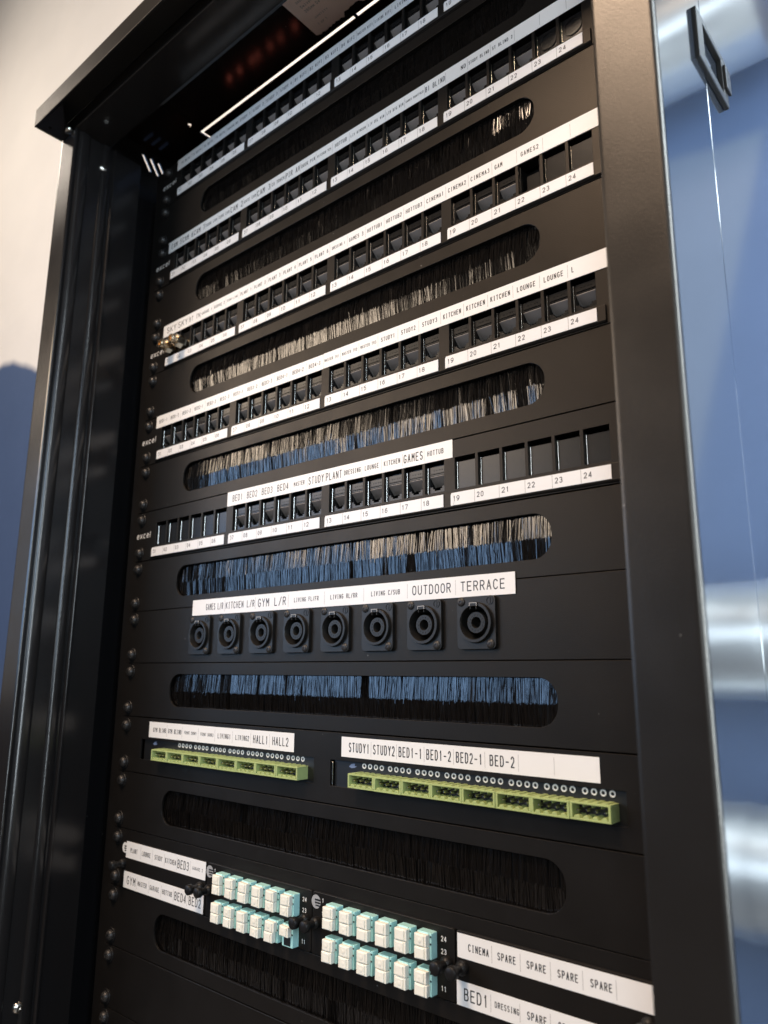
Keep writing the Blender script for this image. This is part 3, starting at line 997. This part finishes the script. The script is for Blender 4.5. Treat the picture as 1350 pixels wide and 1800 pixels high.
# ------------------------------------------------------------------ terminal panel (unit 12)
p = thing("terminal_panel", "black control panel with two rows of lime green terminal blocks", "terminal panel", (0, 0.2, -13 * U))
holes = [rect(2.5, 207.5, -33.2, -17.2)[::-1], rect(222.8, 420.0, -33.2, -17.2)[::-1]]
obj("faceplate", MB().plate(panel_outline(), holes, 0, 1.6).mesh("faceplate", 0.2), 'panel', p, (0, 0, U))


def terminal_block():
    mb = MB()
    W, yf, z0, z1 = 21.16, -7.5, -31.6, -23.2
    # open-fronted housing with dovetail ribs
    mb.box(0, W, yf, 6, z1 - 1.0, z1).box(0, W, yf, 6, z0, z0 + 1.0)
    mb.box(0, 1.3, yf, 6, z0 + 1.0, z1 - 1.0).box(W - 1.3, W, yf, 6, z0 + 1.0, z1 - 1.0)
    mb.box(1.3, W - 1.3, 0.6, 1.6, z0 + 1.0, z1 - 1.0)
    for k in range(4):
        x = 1.9 + k * 4.7
        mb.prism([(x, z0 + 1.0), (x + 3.4, z0 + 1.0), (x + 2.6, z0 + 2.3), (x + 0.8, z0 + 2.3)], yf + 0.1, 0.5)
        mb.box(x + 0.5, x + 2.9, yf + 1.0, 5.5, z1, z1 + 0.42)
        if k < 3:
            mb.box(x + 3.9, x + 4.3, yf + 2.2, 0.5, z1 - 2.6, z1 - 1.0)
    return mb.mesh("terminal_block", 0.16, 1)


ME_TB = terminal_block()
ME_PIN = MB().lathe(0, 0, [(0.0, -6.0), (0.4, -6.0), (0.75, -5.2), (0.75, 0.6)], 10).mesh("pin")
ME_TBACK = MB().box(1.35, 19.8, 0.3, 0.55, -30.5, -24.3).mesh("recess")
ME_LED = MB().lathe(0, 0, [(0.85, 0.0), (0.95, -0.25), (1.6, -0.25), (1.7, 0.0)], 20).mesh("indicator_ring")
for bank, (xb, xl, s0) in enumerate(((29.8, 34.0, 2.5), (245.0, 251.3, 222.8))):
    b = obj("circuit_board", MB().box(s0 + 2, s0 + 208, 2.2, 3.6, -38, -12).mesh("circuit_board"), 'pcb', p, (0, 0, U))
    for k in range(8):
        t = obj("terminal_block", ME_TB, 'green', p, (xb + 21.28 * k, random.uniform(-0.2, 0.2), U + random.uniform(-0.1, 0.1)))
        obj("recess", ME_TBACK, 'socket', t)
        for q in range(4):
            obj("pin", ME_PIN, 'steel', t, (3.6 + 4.7 * q, random.uniform(-0.3, 0.3), -27.0 + random.uniform(-0.15, 0.15)))
        for q in range(4):
            if bank == 0 and k < 1:
                continue
            obj("indicator_ring", ME_LED, 'white', p, (xl + 21.08 * k + 4.8 * q - 1.0, 2.15, U - 19.3))
    cr = MB()
    cr.prism([(s0 + 14.5, -20.6), (s0 + 16.5, -18.9), (s0 + 19.5, -18.5), (s0 + 19.3, -19.9), (s0 + 21.2, -20.1), (s0 + 19.4, -21.0), (s0 + 16.6, -21.4)], 2.05, 2.19)
    obj("printed_mark", cr.mesh("printed_mark", smooth=False), 'blueprint', p, (0, 0, U))
    if bank:
        obj("glint_strip", MB().box(s0 + 1.1, s0 + 1.9, 0.4, 1.0, -33.0, -18.6).mesh("glint_strip", 0.2), 'steel', p, (0, 0, U))
L1 = [("GYM BLIND", 20.0, 18.0, 3.6), ("GYM BLIND", 41.0, 18.0, 3.6), ("FRONT DOOR1", 63.0, 16.0, 2.4), ("FRONT DOOR2", 84.0, 16.0, 2.4), ("LIVING1", 105.2, 15.2, 3.7),
      ("LIVING2", 126.2, 15.2, 3.7), ("HALL1", 146.0, 15.8, 5.8), ("HALL2", 166.6, 16.4, 5.8)]
label_tape(p, 14.0, 188.5, -15.2, -2.9, L1, off=(0, -0.2, U), rules=[39.2, 60.0, 81.0, 101.6, 122.6, 143.2, 163.5])
L2 = [("STUDY1", 239.2, 17.4, 5.9), ("STUDY2", 259.6, 17.4, 5.9), ("BED1-1", 280.0, 17.6, 5.9), ("BED1-2", 300.8, 17.6, 5.9), ("BED2-1", 321.7, 17.6, 5.9), ("BED-2", 344.0, 15.6, 5.9)]
label_tape(p, 232.8, 407.5, -14.7, -2.5, L2, off=(0, -0.2, U), rules=[258.0, 278.4, 299.2, 320.1, 341.0, 361.9, 382.8])
add_screws(p)

# ------------------------------------------------------------------ fibre panel (unit 14)
p = thing("fibre_panel", "black fibre panel with aqua adapters in cream dust caps and four white label tapes", "fibre panel", (0, 0.4, -15 * U))
obj("faceplate", MB().plate(panel_outline(), [rect(-6, 428, -42.6, -8.6)[::-1]], 0, 1.6).mesh("faceplate", 0.25), 'panel', p, (0, 0, U))


def logo_mark(cx, cz, r):
    a = MB().prism(circle(cx, cz, r, 28), -1.28, -1.22)
    b_ = MB()
    for (z0, z1, x0) in ((0.42, 0.16, -0.25), (0.0, -0.24, -0.25), (-0.42, -0.62, -0.1)):
        b_.box(cx + x0 * r, cx + 0.95 * r, -1.34, -1.29, cz + z1 * r, cz + z0 * r)
    return a, b_


ME_ADB = MB().box(-4.9, 4.9, -5.2, 2, -6.6, 6.6).box(-3.4, 3.6, -6.0, -5.1, 5.2, 6.9).mesh("adapter_body", 0.35)
ME_CAP = MB().box(-4.3, 4.0, -8.6, -5.25, 0.15, 6.15).box(-2.8, 2.6, -9.2, -8.55, 0.6, 5.7).mesh("dust_cap", 0.55, 2)
ME_DIM = MB().lathe(0, 0, [(0, -9.28), (0.9, -9.28), (1.2, -9.19)], 14).mesh("cap_dimple")
ME_NOTCH = MB().box(3.95, 4.95, -5.32, -5.18, 4.4, 5.2).box(3.95, 4.95, -5.32, -5.18, 0.7, 1.6).mesh("adapter_notch")
ME_KNOB = MB().lathe(0, 0, [(0, -13.6), (2.8, -13.6), (3.5, -13.0), (3.6, -10.2), (3.2, -9.6), (2.3, -9.0), (2.2, -5.0), (3.3, -4.2), (3.6, -3.4), (3.6, -1.2)], 26).mesh("thumb_screw", angle=50)
ME_APORT = MB().box(-3.0, 3.0, -5.35, -5.15, -5.8, -0.7).mesh("open_port")
CASS = [(-8.0, 100.6), (101.6, 210.0), (210.6, 319.8), (320.6, 430.0)]
for ci, (x0, x1) in enumerate(CASS):
    c = obj("cassette", MB().prism(rrect(x0, x1, -44.0, -8.2, 1.6, 3), -1.2, 1.4).mesh("cassette", 0.35), 'panel', p, (0, 0, U))
    for kx in (x0 + 4.4 if ci else x0 - 0.5, x1 - 5.0):
        obj("thumb_screw", ME_KNOB, 'knob', c, (kx, 0, -25.8))
    if ci < 3:
        a, b_ = logo_mark(x0 + (3.2 if ci else 0.0), -14.0, 4.0)
        lg = obj("logo", a.mesh("logo", smooth=False), 'greyprint' if ci else 'white', c)
        obj("logo_bars", b_.mesh("logo_bars", smooth=False), 'pcb', c)
    if ci in (1, 2):
        for row in range(2):
            for k in range(6):
                ax, az = x0 + 21.6 + 14.15 * k, -18.4 - 18.0 * row
                last = (ci == 1 and row == 1 and k == 5)
                ad = obj("fibre_adapter", ME_ADB, 'aqua', p, (ax, -1.2, U + az))
                obj("adapter_notch", ME_NOTCH, 'socket', ad)
                for h in range(2):
                    if last and h == 1:
                        obj("open_port", ME_APORT, 'socket', ad)
                        continue
                    cp = obj("dust_cap", ME_CAP, 'cream', ad, (random.uniform(-0.1, 0.1), random.uniform(-0.3, 0.1), -6.3 * h), (0, random.uniform(-0.03, 0.03), random.uniform(-0.05, 0.05)))
                    obj("cap_dimple", ME_DIM, 'cream', ad, (-0.2, -0.1, 3.2 - 6.3 * h))
        mb = MB()
        write(mb, "24", x0 + 100.0, -16.0, 2.7, 3.6, -1.26, mono=False)
        write(mb, "23", x0 + 100.0, -22.3, 2.7, 3.6, -1.26, mono=False)
        write(mb, "11", x0 + 100.0, -40.4, 2.7, 3.2, -1.26, mono=False)
        write(mb, "1", x0 + 8.6, -13.6, 2.5, 1.2, -1.26, mono=False)
        write(mb, "1", x0 + 8.4, -21.0, 2.5, 1.2, -1.26, mono=False)
        obj("lettering", mb.mesh("lettering", smooth=False), 'white', c)
FT = [
    (-5.7, 100.2, -21.0, -8.6, [("PLANT", 0.6, 10.0, 3.6), ("LOUNGE", 17.3, 12.0, 3.6), ("STUDY", 35.0, 10.4, 3.6), ("KITCHEN", 49.4, 14.0, 3.7), ("BED3", 65.6, 14.4, 6.2), ("GARAGE 2", 84.4, 12.6, 2.2)],
     [15.3, 32.0, 48.4, 64.7, 81.7]),
    (-6.6, 99.4, -43.4, -31.1, [("GYM", -1.6, 12.4, 6.2), ("MASTER", 14.2, 12.6, 3.6), ("GARAGE", 31.0, 12.6, 3.6), ("HOTTUB", 48.0, 12.8, 3.6), ("BED4", 64.0, 14.6, 6.0), ("BED2", 82.0, 14.6, 6.0)],
     [12.8, 29.6, 46.4, 62.8, 80.0]),
    (321.6, 431.2, -21.3, -9.4, [("CINEMA", 328.6, 12.8, 3.7), ("SPARE", 346.6, 10.8, 3.7), ("SPARE", 363.6, 10.8, 3.7), ("SPARE", 380.6, 10.8, 3.7), ("SPARE", 397.6, 10.8, 3.7)],
     [343.2, 360.0, 376.8, 393.8, 410.4]),
    (320.9, 431.2, -44.1, -32.3, [("BED1", 325.5, 14.8, 6.0), ("DRESSING", 344.4, 14.2, 2.9), ("SPARE", 363.0, 10.8, 3.7), ("SPARE", 380.0, 10.8, 3.7), ("SPARE", 397.0, 10.8, 3.7)],
     [342.0, 359.0, 375.8, 392.8, 409.4]),
]
for (x0, x1, z0, z1, cells, rules) in FT:
    label_tape(p, x0, x1, z0, z1, cells, off=(0, -1.25, U), rules=rules)
add_screws(p)

# ------------------------------------------------------------------ blanking panels at the bottom
for i, (u0, u1, lab) in enumerate(((16, 17, "plain black blanking panel under the lowest brush strip"), (17, 21, "tall plain black blanking panel at the bottom edge of the picture"))):
    p = thing("blanking_panel", lab, "blank panel", (0, 0, -u1 * U), "plain blanking panels")
    h = (u1 - u0) * U
    obj("faceplate", MB().prism(rrect(-30.3, 452.2, 0.35, h - 0.35, 1.2, 3), 0, 1.6).mesh("faceplate", 0.25), 'panel', p)
    for sx in (-20.5, 442.5):
        for zz in (7.2, h - 7.2):
            s = obj("mounting_screw", ME_SCREW, 'screw', p, (sx, -0.85, zz), (0, random.uniform(0, 3), 0))
            obj("washer", ME_WASHER, 'knob', s, (0, 0.85, 0))

# ------------------------------------------------------------------ device behind the panels whose red lights gleam in the roof
p = thing("network_switch", "black network switch behind the highest panel, its red lights mirrored under the roof", "switch", (60, 130, -105))
obj("case", MB().box(-100, 90, -62, 70, 0, 34).mesh("case", 1.0), 'panel', p)
for x in (-89, -71, -50, -40, -20, -3, 19):
    obj("red_light", MB().lathe(0, 0, [(0, -3.0), (1.6, -2.6), (2.4, -1.2), (2.4, 0)], 12).mesh("red_light"), 'redled', p, (x, -58, 33.9), (-math.pi / 2, 0, 0))
